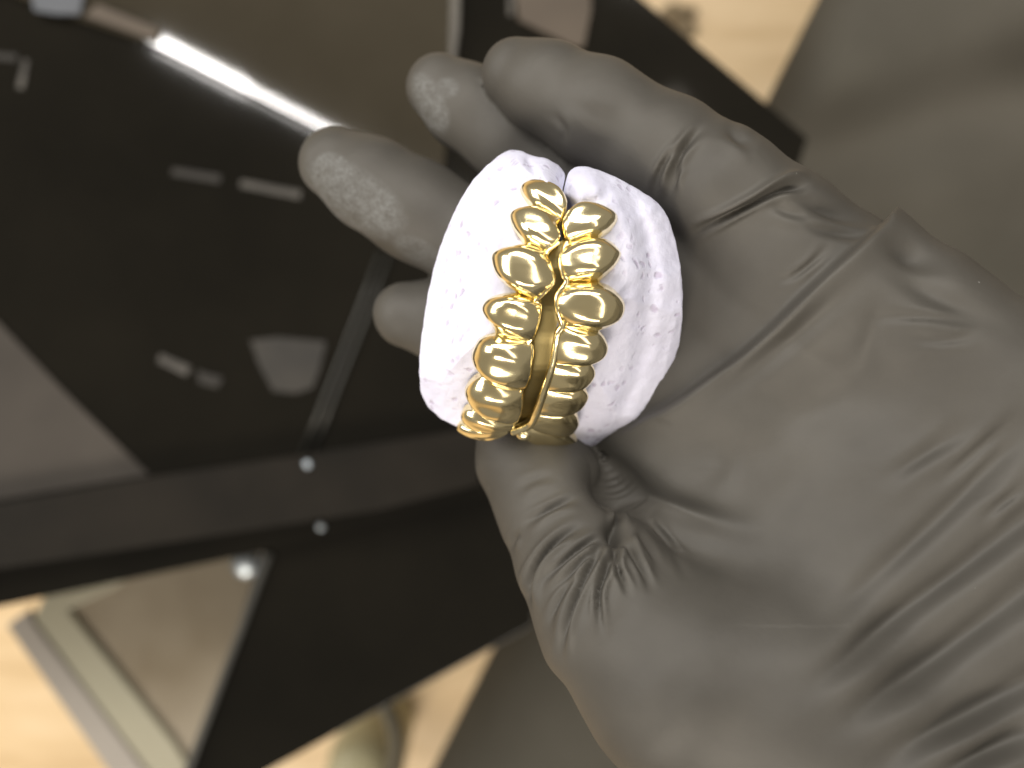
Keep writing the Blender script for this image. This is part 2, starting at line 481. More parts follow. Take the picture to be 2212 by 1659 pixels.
# ------------------------------------------------------------------ grey cloth (lap) at the right
def cloth():
    zc = -330.0
    nx, ny = 150, 150
    edge = lambda py: 1752 - (py - 30) * 0.5
    V, F = [], []
    for j in range(ny + 1):
        py = -700 + 3200 * j / ny
        for i in range(nx + 1):
            t = i / nx
            px = edge(py) + t * 1900
            d = t * 1900
            z = zc - 42 * math.exp(-d / 60.0)
            # soft fold running off to the upper right and a hollow below it
            s = (py - (262 - (px - 1790) * 0.31))
            z += 48 * (1 / (1 + math.exp(s / 45.0))) + 10 * math.exp(-((s - 190) / 110) ** 2)
            z += 8 * math.sin(px / 170 + py / 260) + 4 * math.sin(px / 90 - py / 120 + 1.3)
            z -= max(0, py - 900) * 0.035
            V.append(P(px, py, z))
    W = nx + 1
    for j in range(ny):
        for i in range(nx):
            F.append((j * W + i, (j + 1) * W + i, (j + 1) * W + i + 1, j * W + i + 1))
    n = len(V)
    # underside, so the cloth has thickness
    V2 = [v - np.array([0, 0, 3.0]) for v in V]
    F2 = [tuple(n + q for q in reversed(f)) for f in F]
    rim = [i for i in range(W)] + [j * W + nx for j in range(1, ny + 1)] + [ny * W + i for i in range(nx - 1, -1, -1)] + [j * W for j in range(ny - 1, 0, -1)]
    F3 = [(rim[k], rim[(k + 1) % len(rim)], n + rim[(k + 1) % len(rim)], n + rim[k]) for k in range(len(rim))]
    o = mesh_obj('cloth', V + V2, F + F2 + F3, M_CLOTH)
    tag(o, 'grey cotton cloth spread out behind the hand on the right', 'cloth')
cloth()

# ------------------------------------------------------------------ gloved hand
def dist_poly(q, poly):
    """distance (and signed side, and position along) of points q to an open polyline"""
    poly = np.asarray(poly, float)
    best = np.full(len(q), 1e9); side = np.zeros(len(q)); along = np.zeros(len(q))
    seglen = np.linalg.norm(np.diff(poly, axis=0), axis=1); tot = seglen.sum(); acc = 0
    for i in range(len(poly) - 1):
        a, b = poly[i], poly[i + 1]
        ab = b - a; l2 = ab @ ab
        t = np.clip(((q - a) @ ab) / l2, 0, 1)
        d = q - a - t[:, None] * ab
        dd = np.hypot(d[:, 0], d[:, 1])
        m = dd < best
        best[m] = dd[m]
        side[m] = np.sign(ab[0] * d[m, 1] - ab[1] * d[m, 0])
        along[m] = (acc + t[m] * seglen[i]) / tot
        acc += seglen[i]
    return best, side, along

def build_hand():
    h = 0.8
    lo = np.array([-52.0, -118.0, -66.0]); hi = np.array([128.0, 76.0, 40.0])
    dims = np.ceil((hi - lo) / h).astype(int) + 1
    X, Y, Z = np.meshgrid(*(np.arange(d, dtype=np.float32) * h + l for d, l in zip(dims, lo)), indexing='ij', copy=False)
    def chain(pts, k=3.0):
        pts = [(*P(a, b, c), r) for a, b, c, r in pts]
        D = None
        for (ax, ay, az, ra), (bx, by, bz, rb) in zip(pts[:-1], pts[1:]):
            dx, dy, dz = bx - ax, by - ay, bz - az
            l2 = dx * dx + dy * dy + dz * dz
            t = ((X - ax) * dx + (Y - ay) * dy + (Z - az) * dz) / np.float32(l2)
            np.clip(t, 0, 1, out=t)
            d = np.sqrt((X - ax - t * dx) ** 2 + (Y - ay - t * dy) ** 2 + (Z - az - t * dz) ** 2) - (ra + t * (rb - ra))
            D = d if D is None else np.minimum(D, d) if k == 0 else smin(D, d, k)
        return D
    def smin(a, b, k):
        hh = np.clip(0.5 + 0.5 * (b - a) / k, 0, 1)
        return b * (1 - hh) + a * hh - k * hh * (1 - hh)
    palm = chain([(1740, 640, -15, 12.5), (1960, 728, -11, 16.0), (2350, 1050, -6, 22), (2700, 1400, 0, 26)])
    palm = smin(palm, chain([(1500, 900, -27, 12), (1900, 1050, -15, 20), (2400, 1450, -2, 26), (2700, 1650, 2, 28)]), 10)
    palm = smin(palm, chain([(1420, 1080, -26, 11), (1800, 1300, -13, 20), (2300, 1650, -4, 26)]), 10)
    pad = chain([(1500, 560, -27, 10), (1600, 600, -22, 12), (1800, 620, -17, 13)])
    pad = smin(pad, chain([(1480, 700, -28, 11), (1620, 720, -23, 13), (1750, 700, -19, 13)]), 8)
    pad = smin(pad, chain([(1470, 820, -28, 11), (1600, 820, -24, 13)]), 8)
    palm = smin(palm, pad, 9)
    thumb = chain([(1120, 905, -34, 9), (1150, 985, -30, 11.3), (1200, 1085, -24, 11.8), (1262, 1215, -16, 12.5),
                   (1335, 1330, -11, 15), (1480, 1450, -8, 20), (1700, 1500, -8, 24), (2200, 1750, -4, 28)])
    pinky = chain([(1112, 158, -24, 6.8), (1180, 190, -22, 8.7), (1290, 245, -19, 10), (1440, 330, -16, 10.2),
                   (1560, 400, -12, 10.3), (1680, 500, -13, 11.5), (1790, 640, -15, 13)])
    ring = chain([(947, 188, -36, 7.0), (1010, 232, -36, 8.8), (1110, 300, -35, 10), (1300, 430, -33, 10.5),
                  (1500, 600, -28, 12), (1700, 760, -22, 14)])
    middle = chain([(722, 352, -36, 7.6), (800, 396, -36, 9.6), (900, 455, -36, 10.4), (1060, 545, -36, 10.6),
                    (1300, 690, -34, 12), (1600, 880, -26, 14)])
    index = chain([(878, 680, -40, 7.3), (960, 692, -40, 9), (1100, 760, -40, 10.5), (1350, 900, -35, 12.5), (1600, 1050, -26, 15)])
    D = smin(palm, thumb, 4)
    for f in (pinky, ring, middle, index):
        D = np.minimum(D, smin(palm, f, 8))
    del pinky, ring, middle, index, thumb, palm
    box = np.maximum.reduce([lo[0] + 2 - X, X - hi[0] + 2, lo[1] + 2 - Y, Y - hi[1] + 2, lo[2] + 2 - Z, Z - hi[2] + 2]).astype(np.float32)
    D = np.maximum(D, box)
    # --- naive surface nets
    ins = D < 0
    c = np.zeros(tuple(d - 1 for d in dims), np.int8)
    for a in (0, 1):
        for b in (0, 1):
            for e in (0, 1):
                c += ins[a:dims[0] - 1 + a, b:dims[1] - 1 + b, e:dims[2] - 1 + e]
    cells = np.argwhere((c > 0) & (c < 8))
    idx = np.full(c.shape, -1, np.int32)
    idx[tuple(cells.T)] = np.arange(len(cells))
    corners = [(a, b, e) for a in (0, 1) for b in (0, 1) for e in (0, 1)]
    acc = np.zeros((len(cells), 3)); cnt = np.zeros(len(cells))
    vals = {q: D[cells[:, 0] + q[0], cells[:, 1] + q[1], cells[:, 2] + q[2]] for q in corners}
    for q in corners:
        for ax in range(3):
            if q[ax] == 0:
                q2 = list(q); q2[ax] = 1; q2 = tuple(q2)
                d0, d1 = vals[q], vals[q2]
                m = (d0 < 0) != (d1 < 0)
                t = d0[m] / (d0[m] - d1[m])
                p = np.tile(np.array(q, float), (m.sum(), 1)); p[:, ax] = t
                acc[m] += p; cnt[m] += 1
    verts = lo + h * (cells + acc / cnt[:, None])
    faces = []
    for ax in range(3):
        o1, o2 = [(1, 2), (2, 0), (0, 1)][ax]
        sl = [slice(None)] * 3; sl2 = [slice(None)] * 3
        sl[ax] = slice(0, dims[ax] - 1); sl2[ax] = slice(1, dims[ax])
        for oo in (o1, o2):
            pass
        e = np.argwhere(ins[tuple(sl)] != ins[tuple(sl2)])
        e = e[(e[:, o1] > 0) & (e[:, o2] > 0) & (e[:, o1] < dims[o1] - 1) & (e[:, o2] < dims[o2] - 1)]
        flip = ins[tuple(sl)][tuple(e.T)]
        def cell(d1, d2):
            q = e.copy(); q[:, o1] += d1; q[:, o2] += d2
            return idx[tuple(q.T)]
        quad = np.stack([cell(-1, -1), cell(0, -1), cell(0, 0), cell(-1, 0)], 1)
        quad[~flip] = quad[~flip][:, ::-1]
        faces.append(quad)
    faces = np.concatenate(faces)
    faces = faces[(faces >= 0).all(1)]
    # --- light Laplacian smoothing, then one subdivision
    e = np.concatenate([faces[:, [0, 1]], faces[:, [1, 2]], faces[:, [2, 3]], faces[:, [3, 0]]])
    e = np.concatenate([e, e[:, ::-1]])
    deg = np.bincount(e[:, 0], minlength=len(verts))[:, None]
    for _ in range(4):
        s = np.stack([np.bincount(e[:, 0], weights=verts[e[:, 1], k], minlength=len(verts)) for k in range(3)], 1)
        verts = 0.5 * verts + 0.5 * s / np.maximum(deg, 1)
    me = bpy.data.meshes.new('gloved_hand_base')
    nf = len(faces)
    me.vertices.add(len(verts)); me.vertices.foreach_set('co', verts.ravel())
    me.loops.add(nf * 4); me.loops.foreach_set('vertex_index', faces.ravel().astype(np.int32))
    me.polygons.add(nf); me.polygons.foreach_set('loop_start', np.arange(0, nf * 4, 4, dtype=np.int32))
    me.update(calc_edges=True)
    o = bpy.data.objects.new('tmp', me); sc.collection.objects.link(o)
    md = o.modifiers.new('s', 'SUBSURF'); md.levels = 1; md.render_levels = 1
    dg = bpy.context.evaluated_depsgraph_get()
    me2 = bpy.data.meshes.new_from_object(o.evaluated_get(dg))
    bpy.data.objects.remove(o)
    nv = len(me2.vertices)
    co = np.empty(nv * 3, np.float32); me2.vertices.foreach_get('co', co); co = co.reshape(-1, 3).astype(float)
    no = np.empty(nv * 3, np.float32); me2.vertices.foreach_get('normal', no); no = no.reshape(-1, 3).astype(float)
    # --- folds of the glove
    q = np.stack([1106 + co[:, 0] * PXMM * CAM / (CAM - co[:, 2]), 829.5 - co[:, 1] * PXMM * CAM / (CAM - co[:, 2])], 1)
    facing = np.clip((no[:, 2] - 0.10) / 0.35, 0, 1)
    disp = np.zeros(nv)
    def near(poly, pad):
        poly = np.asarray(poly)
        return np.where((q[:, 0] > poly[:, 0].min() - pad) & (q[:, 0] < poly[:, 0].max() + pad) &
                        (q[:, 1] > poly[:, 1].min() - pad) & (q[:, 1] < poly[:, 1].max() + pad) & (facing > 0))[0]
    def taper(al, t0=0.25, t1=0.25):
        def ss(v):
            v = np.clip(v, 0, 1); return v * v * (3 - 2 * v)
        return (ss(al / min(0.55, t0 * 1.9)) if t0 else 1.0) * (ss((1 - al) / min(0.55, t1 * 1.9)) if t1 else 1.0)
    def crease(pts, wd, depth, lip=0.5, t0=0.25, t1=0.25, zmin=-99):
        pts = spline(pts, 40); I = near(pts, wd * 6)
        if len(I) == 0: return
        d, s, al = dist_poly(q[I], pts)
        wd = wd * (1.35 - 0.55 * np.sin(math.pi * np.clip(al, 0, 1)))      # folds open out towards their ends
        g = -depth * np.exp(-(d / wd) ** 2) + lip * depth * np.exp(-((d * s - 1.9 * wd) / (1.1 * wd)) ** 2) \
            + lip * 0.6 * depth * np.exp(-((d * s + 1.9 * wd) / (1.1 * wd)) ** 2)
        disp[I] += g * taper(al, t0, t1) * facing[I] * (co[I, 2] > zmin)
    def fold(pts, sgn, wd, height, length, t0=0.2, t1=0.2, zmin=-99):
        """sharp step up on side sgn of the line that fades over 'length'"""
        pts = spline(pts, 50); I = near(pts, length * 3)
        d, s, al = dist_poly(q[I], pts)
        sd = d * s * sgn
        g = height * (1 / (1 + np.exp(-np.clip(sd / wd, -30, 30)))) * np.exp(-np.maximum(sd, 0) / length)
        disp[I] += g * taper(al, t0, t1) * facing[I] * (co[I, 2] > zmin)
    def dent(cx, cy, rx, ry, ang, depth):
        a = math.radians(ang); dx, dy = q[:, 0] - cx, q[:, 1] - cy
        u = (dx * math.cos(a) + dy * math.sin(a)) / rx; v = (-dx * math.sin(a) + dy * math.cos(a)) / ry
        disp[:] -= depth * np.exp(-(u * u + v * v)) * facing
    # edge of the palm over the finger roots
    fold([(1300, 962), (1400, 902), (1500, 842), (1620, 752), (1750, 625), (1840, 545), (1893, 498)], 1, 4, 4.2, 130, 0.12, 0.0)
    dent(1700, 735, 150, 26, -40, 1.8)
    # little finger joint creases
    crease([(1536, 262), (1494, 300), (1462, 350), (1446, 420), (1444, 450)], 9, 1.3, 0.7)
    crease([(1502, 300), (1450, 335), (1420, 385), (1416, 440)], 8, 0.8, 0.6)
    crease([(1480, 345), (1462, 385), (1452, 420)], 6, 0.6, 0.6)
    crease([(1760, 398), (1690, 408), (1620, 440), (1560, 470), (1500, 505), (1486, 545)], 9, 1.9, 0.6, 0.1)
    fold([(1760, 402), (1690, 412), (1620, 444), (1560, 474), (1500, 512)], 1, 4, 1.2, 60)
    crease([(1560, 262), (1600, 300), (1640, 318)], 16, 1.0, 0.3)
    # dents and loops on the heel side
    dent(1800, 452, 75, 20, 18, 2.0)
    dent(1820, 500, 70, 14, 8, 1.2)
    dent(1960, 560, 60, 26, 20, 2.6)
    dent(2020, 640, 110, 28, 25, 1.6)
    crease([(1665, 600), (1705, 600), (1750, 570), (1800, 520)], 8, 0.6, 0.5)
    crease([(1650, 420), (1700, 455), (1780, 470)], 14, 0.7, 0.5)
    crease([(1830, 690), (1930, 685), (2040, 690), (2150, 712)], 12, 0.5, 0.3)
    crease([(1940, 728), (2040, 735), (2140, 715)], 12, 0.5, 0.3)
    crease([(1880, 600), (1890, 680), (1870, 760), (1860, 850)], 26, 0.4, 0.2)
    # long diagonal folds on the heel of the hand
    crease([(1690, 1545), (1800, 1450), (1930, 1337), (2080, 1225), (2182, 1146), (2300, 1060)], 30, 1.9, 0.16, 0.2, 0.05)
    crease([(1750, 1625), (1820, 1568), (1905, 1503), (2081, 1377), (2212, 1277), (2330, 1190)], 36, 2.2, 0.15, 0.2, 0.05)
    crease([(1830, 1710), (1900, 1659), (2006, 1589), (2212, 1478), (2350, 1400)], 38, 2.2, 0.15, 0.2, 0.05)
    crease([(1700, 1425), (1770, 1355), (1854, 1277), (2031, 1115), (2172, 969), (2260, 880)], 27, 1.27, 0.22, 0.3, 0.1)
    crease([(1880, 1060), (1960, 1005), (2046, 949), (2120, 900)], 20, 0.8, 0.4)
    crease([(1990, 1080), (2080, 1000), (2150, 940), (2230, 880)], 16, 0.8, 0.5)
    crease([(2100, 1140), (2160, 1090), (2240, 1030)], 14, 0.7, 0.5)
    crease([(1950, 1720), (2100, 1640), (2300, 1540)], 30, 2.0, 0.5)
    # hollow of the thumb web and the star of folds round it
    dent(1345, 1050, 75, 42, 30, 5.0)
    dent(1470, 1105, 130, 30, 14, 2.6)
    dent(1332, 1148, 20, 26, 0, 4.5)
    fold([(1312, 1076), (1360, 1080), (1409, 1084), (1488, 1112), (1560, 1150)], 1, 4, 1.5, 60, 0.1, 0.5)
    crease([(1330, 1040), (1345, 1090), (1338, 1130), (1326, 1155)], 9, 1.6, 0.4)
    crease([(1099, 1068), (1155, 1037), (1218, 1025)], 12, 0.35, 0.5)
    crease([(1120, 1150), (1131, 1135), (1179, 1104), (1234, 1080), (1270, 1074)], 9, 0.9, 0.6)
    crease([(1100, 1200), (1112, 1160), (1130, 1145)], 8, 0.6, 0.6)
    crease([(1136, 1335), (1143, 1255), (1171, 1199), (1218, 1156), (1280, 1126)], 9, 1.7, 0.6, 0.15)
    crease([(1160, 1270), (1187, 1240), (1250, 1187), (1312, 1154)], 8, 1.0, 0.7, 0.25, 0.1)
    crease([(1175, 1300), (1215, 1255), (1262, 1210), (1318, 1158)], 7, 0.7, 0.7, 0.25, 0.1)
    crease([(1205, 1450), (1218, 1374), (1238, 1306), (1274, 1227), (1318, 1162)], 8, 1.2, 0.7, 0.25, 0.1)
    crease([(1180, 1380), (1195, 1320), (1225, 1265), (1260, 1225)], 8, 0.7, 0.6)
    crease([(1300, 1390), (1294, 1330), (1294, 1275), (1310, 1230), (1328, 1180)], 8, 1.4, 0.6, 0.35, 0.1)
    crease([(1360, 1300), (1350, 1265), (1333, 1223), (1328, 1170)], 8, 1.2, 0.6, 0.3, 0.1)
    crease([(1410, 1290), (1398, 1255), (1377, 1215), (1345, 1160)], 8, 1.0, 0.6, 0.3, 0.1)
    crease([(1490, 1260), (1465, 1210), (1440, 1171), (1385, 1110)], 10, 0.8, 0.6, 0.3, 0.1)
    crease([(1430, 1250), (1410, 1200), (1370, 1140)], 9, 0.6, 0.6, 0.3, 0.1)
    crease([(1560, 960), (1580, 1010), (1570, 1080)], 22, 0.4, 0.4)
    # creases on the finger pads
    crease([(1185, 235), (1220, 280), (1212, 320)], 9, 0.25, 0.5)
    crease([(1210, 200), (1290, 250), (1350, 262)], 18, 0.35, 0.4)
    # slight looseness everywhere
    wob = 0.09 * np.sin(co[:, 0] / 4.1 + co[:, 1] / 6.3) * np.sin(co[:, 1] / 3.7 - co[:, 2] / 5.0 + 1.0) \
        + 0.05 * np.sin(co[:, 0] / 2.3 - co[:, 1] / 1.9 + co[:, 2] / 2.7)
    co = co + no * (disp * 1.0 + wob)[:, None]
    org = np.array([60.0, -60.0, -50.0])
    me2.vertices.foreach_set('co', ((co - org) * MM).ravel())
    # powder left on two fingertips
    pw = np.zeros(nv)
    def ell(cx, cy, rx, ry, ang, amp, soft=0.35):
        a = math.radians(ang); dx, dy = q[:, 0] - cx, q[:, 1] - cy
        u = (dx * math.cos(a) + dy * math.sin(a)) / rx; v = (-dx * math.sin(a) + dy * math.cos(a)) / ry
        r = np.sqrt(u * u + v * v)
        np.maximum(pw, amp * np.clip((1.15 - r) / soft, 0, 1), out=pw)
    low = co[:, 2] < -22
    ell(765, 430, 120, 62, 33, 0.62)
    ell(720, 380, 50, 40, 60, 0.6, 0.15)
    ell(930, 225, 32, 68, -22, 0.6)
    ell(965, 190, 26, 22, 0, 0.4)
    ell(900, 540, 60, 26, 30, 0.35)
    pw *= low & (no[:, 2] > 0.0)
    at = me2.attributes.new('powder', 'FLOAT', 'POINT')
    at.data.foreach_set('value', pw.astype(np.float32))
    me2.materials.clear(); me2.materials.append(M_GLOVE)
    me2.polygons.foreach_set('use_smooth', np.ones(len(me2.polygons), dtype=bool))
    me2.name = 'gloved_hand'
    me2.update()
    ho = bpy.data.objects.new('gloved_hand', me2)
    ho.location = org * MM
    sc.collection.objects.link(ho)
    tag(ho, 'left hand in a black nitrile glove, palm up, gripping the white dental casts', 'hand')
build_hand()

# ------------------------------------------------------------------ plaster casts
PROF_Y = [300, 322, 345, 380, 430, 500, 580, 660, 730, 800, 860, 905, 940, 965, 990]
PROF_Z = [-16, -10, -5.5, -2.5, 0.5, 3.2, 4.2, 3.6, 1.6, -2.0, -7.0, -12.0, -17.5, -22.5, -28]
SEAM_Y = [300, 370, 430, 480, 560, 640, 760, 850, 945, 1000]
SEAM_X = [1222, 1222, 1215, 1217, 1200, 1186, 1163, 1145, 1115, 1095]
def smooth_interp(x, xs, ys):
    # monotone-ish smooth interpolation through averaging
    return (np.interp(x - 12, xs, ys) + np.interp(x, xs, ys) * 2 + np.interp(x + 12, xs, ys)) / 4
def base_z(px, py):
    px = np.asarray(px, float); py = np.asarray(py, float)
    xm = smooth_interp(py, SEAM_Y, SEAM_X)
    d = px - xm
    z = smooth_interp(py, PROF_Y, PROF_Z)
    left = np.clip(-d - 60, 0, None); right = np.clip(d - 70, 0, None)
    z = z - 9.0 * (left / 200) ** 1.7 - 7.0 * (right / 190) ** 1.8
    return z

def noise2(x, y, s, seed):
    r = np.random.default_rng(seed)
    out = 0
    for k in range(7):
        a = r.uniform(0, 2 * math.pi); f = r.uniform(0.6, 1.6) / s; p = r.uniform(0, 6.28, 2)
        out = out + np.sin((x * math.cos(a) + y * math.sin(a)) * f * 6.28 + p[0]) * np.sin((-x * math.sin(a) + y * math.cos(a)) * f * 4.1 + p[1])
    return out / 7

TEETH_L = []   # (cx, cy, a, b, angle) measured
TEETH_R = []
def z1(x, y): return (877.8 + x * 0.2976, 285.3 + y * 0.2976)
def z2(x, y): return (877.8 + x * 0.2976, 603.5 + y * 0.2976)
K = 0.2976
TL = [(*z1(995, 492), 185 * K, 92 * K, 25), (*z1(930, 692), 195 * K, 118 * K, 22), (*z1(842, 1012), 228 * K, 168 * K, 30),
      (*z2(765, 258), 218 * K, 138 * K, 22), (*z2(690, 595), 222 * K, 162 * K, 21), (*z2(635, 868), 215 * K, 128 * K, 20),
      (*z2(580, 1015), 188 * K, 76 * K, 15), (*z2(515, 1098), 152 * K, 44 * K, 8)]
TR = [(*z1(1335, 665), 205 * K, 122 * K, -10), (*z1(1335, 930), 222 * K, 150 * K, -2), (*z1(1335, 1232), 244 * K, 168 * K, 2),
      (*z2(1285, 470), 188 * K, 140 * K, 6), (*z2(1210, 700), 170 * K, 112 * K, 5), (*z2(1155, 872), 172 * K, 104 * K, 6),
      (*z2(1085, 1040), 172 * K, 92 * K, 8), (*z2(1050, 1160), 195 * K, 66 * K, 8)]

seam_line = [(1214, 455), (1206, 540), (1188, 630), (1165, 755), (1147, 850), (1110, 960)]
def cast_half(name, outline, centre, teeth, sgn, label, zback):
    out = np.array(outline, float)
    # resample the closed outline by straight segments (the plaster edge is cut and chipped, not smooth)
    cl = np.vstack([out, out[:1]])
    s = np.r_[0, np.cumsum(np.linalg.norm(np.diff(cl, axis=0), axis=1))]
    n = 420
    t = np.linspace(0, s[-1], n, endpoint=False)
    ring = np.stack([np.interp(t, s, cl[:, k]) for k in (0, 1)], 1)
    for _ in range(3):
        ring = 0.5 * ring + 0.25 * (np.roll(ring, 1, 0) + np.roll(ring, -1, 0))
    ring += 1.6 * np.stack([noise2(ring[:, 0], ring[:, 1], 38, 3), noise2(ring[:, 0], ring[:, 1], 38, 4)], 1)
    c = np.array(centre, float)
    R = 64
    ts = np.linspace(0, 1, R + 1)[1:] ** 0.8
    px = np.concatenate([[c[0]], (c[0] + ts[:, None] * (ring[:, 0] - c[0])).ravel()])
    py = np.concatenate([[c[1]], (c[1] + ts[:, None] * (ring[:, 1] - c[1])).ravel()])
    tt = np.concatenate([[0], np.repeat(ts, n)])
    z = base_z(px, py)
    # root swellings above every tooth
    for (cx, cy, a, b, ang) in teeth:
        an = math.radians(ang)
        gx, gy = cx + sgn * a * 1.05 * math.cos(an), cy + sgn * a * 1.05 * math.sin(an)
        dx, dy = px - gx, py - gy
        u = (dx * math.cos(an) + dy * math.sin(an)) / (a * 0.85); v = (-dx * math.sin(an) + dy * math.cos(an)) / (b * 0.8)
        z += 0.9 * np.exp(-(u * u + v * v))
    q = np.stack([px, py], 1)
    # knife-cut facets near the rim
    fac = np.clip((tt - 0.86) / 0.14, 0, 1)
    z -= 0.9 * (1 - np.sqrt(np.clip(1 - fac ** 2, 0, 1)))
    fr = np.random.default_rng(5 + sgn)
    k = 0
    while k < n:                       # flat knife cuts along the trimmed edge
        p_ = ring[k]; tg = ring[(k + 6) % n] - ring[k - 6]
        nn = np.array([-tg[1], tg[0]]); nn /= np.linalg.norm(nn)
        if nn @ (p_ - c) < 0: nn = -nn
        seamside = abs(p_[0] - np.interp(p_[1], SEAM_Y, SEAM_X)) < 40 and p_[1] > 360
        if not seamside:
            a_ = math.atan2(nn[1], nn[0]) + fr.uniform(-0.25, 0.25)
            nn = np.array([math.cos(a_), math.sin(a_)])
            ins_ = fr.uniform(10, 34) if sgn > 0 and p_[0] > 1380 else fr.uniform(5, 16)
            slope = fr.uniform(0.07, 0.16)
            z0 = float(base_z(*(p_ - nn * ins_))) + 0.2
            z = np.minimum(z, z0 - slope * ((px - p_[0]) * nn[0] + (py - p_[1]) * nn[1] + ins_))
        k += int(fr.uniform(9, 20))
    z += 0.16 * noise2(px, py, 22, 41) * (0.3 + fac)
    ds, _, _ = dist_poly(q, seam_line)
    z -= 2.0 * np.exp(-(ds / 42) ** 2) + 7.5 * np.exp(-(ds / 26) ** 4)
    if sgn > 0:
        d, s_, al = dist_poly(q, spline([(1372, 450), (1402, 540), (1404, 650), (1388, 760), (1352, 870), (1300, 960)], 40))
        z += -1.0 * np.exp(-(d / 20) ** 2) + 0.3 * np.exp(-((d - 34) / 22) ** 2)
        d, s_, al = dist_poly(q, spline([(1440, 640), (1436, 740), (1405, 840), (1350, 930)], 40))
        z += -0.25 * np.exp(-(d / 14) ** 2)
        for bx, by, r_, hh in ((1266, 396, 36, 2.8), (1310, 422, 34, 1.8), (1246, 436, 18, 1.2)):
            z += hh * np.exp(-(((px - bx) ** 2 + (py - by) ** 2) / r_ ** 2) ** 1.5)
    else:
        for bx, by, r_, hh in ((1176, 368, 34, 4.0), (1190, 405, 22, 2.4), (1125, 358, 24, 2.6)):
            z += hh * np.exp(-(((px - bx) ** 2 + (py - by) ** 2) / r_ ** 2) ** 1.5)
        d, s_, al = dist_poly(q, [(1140, 350), (1155, 372), (1170, 402)])
        z += -1.4 * np.exp(-(d / 7) ** 2)
    z += 0.55 * noise2(px, py, 120, 11 + sgn) + 0.22 * noise2(px, py, 42, 23) + 0.08 * noise2(px, py, 16, 31)
    V = np.stack([(px - 1106) * (CAM - z) / (CAM * PXMM), (829.5 - py) * (CAM - z) / (CAM * PXMM), z], 1)
    F = []
    for k in range(n):
        F.append((0, 1 + (k + 1) % n, 1 + k))
    for i in range(R - 1):
        for k in range(n):
            k2 = (k + 1) % n
            F.append((1 + i * n + k, 1 + i * n + k2, 1 + (i + 1) * n + k2, 1 + (i + 1) * n + k))
    # sides and back
    rim = V[1 + (R - 1) * n: 1 + R * n]
    cm = V[0, :2]
    last = 1 + (R - 1) * n
    Vs = [V]; base = len(V)
    for zt, inset in ((0.25, 0.985), (0.6, 0.95), (1.0, 0.88)):
        zz = rim[:, 2] + (zback - rim[:, 2]) * zt
        zz = np.minimum(zz, rim[:, 2] - 0.5)
        xy = cm + (rim[:, :2] - cm) * inset
        Vs.append(np.column_stack([xy, zz]))
        for k in range(n):
            k2 = (k + 1) % n
            F.append((last + k, last + k2, base + k2, base + k))
        last = base; base += n
    Vs.append(np.array([[cm[0], cm[1], zback]]))
    for k in range(n):
        F.append((last + k, last + (k + 1) % n, base))
    o = mesh_obj(name, np.vstack(Vs), F, M_PLASTER)
    fix_normals(o)
    tag(o, label, 'dental cast', 'pair of plaster dental casts held in the hand')
    return o

seam = [(1222, 384), (1212, 430), (1219, 478), (1206, 540), (1188, 630), (1165, 755), (1147, 850), (1116, 944)]
outL = [(1084, 331), (1105, 323), (1128, 326), (1150, 337), (1178, 341), (1205, 355), (1220, 372)] + \
       [(x - 1.5, y) for x, y in seam] + [(1060, 948), (1010, 936), (985, 921), (955, 906), (926, 881), (909, 850), (905, 800), (908, 748),
        (916, 690), (925, 632), (938, 575), (952, 530), (972, 478), (994, 432), (1022, 388), (1052, 357)]
outR = [(1116, 946)] + [(x + 1.5, y) for x, y in seam[::-1][1:]] + [(1228, 372), (1240, 361), (1262, 358), (1290, 366), (1330, 382),
        (1378, 408), (1420, 436), (1444, 470), (1459, 520), (1469, 570), (1475, 625), (1474, 690), (1468, 740), (1452, 790), (1430, 840),
        (1404, 882), (1370, 915), (1330, 945), (1300, 962), (1272, 968), (1246, 968), (1180, 962)]
cast_half('plaster_cast', outL, (1075, 640), TL, -1, 'brightly lit white plaster cast, left half of the pair, under the upper gold caps', -27)
cast_half('plaster_cast', outR, (1300, 660), TR, 1, 'shaded white plaster cast with grooved gum, right half of the pair', -27)

# ------------------------------------------------------------------ gold caps
def normal_at(px, py):
    e = 3.0
    p0 = P(px, py, float(base_z(px, py)))
    pu = P(px + e, py, float(base_z(px + e, py))); pv = P(px, py + e, float(base_z(px, py + e)))
    n = np.cross(pv - p0, pu - p0); n /= np.linalg.norm(n)
    return n if n[2] > 0 else -n

def resample(pts, n):
    return spline(pts, n)

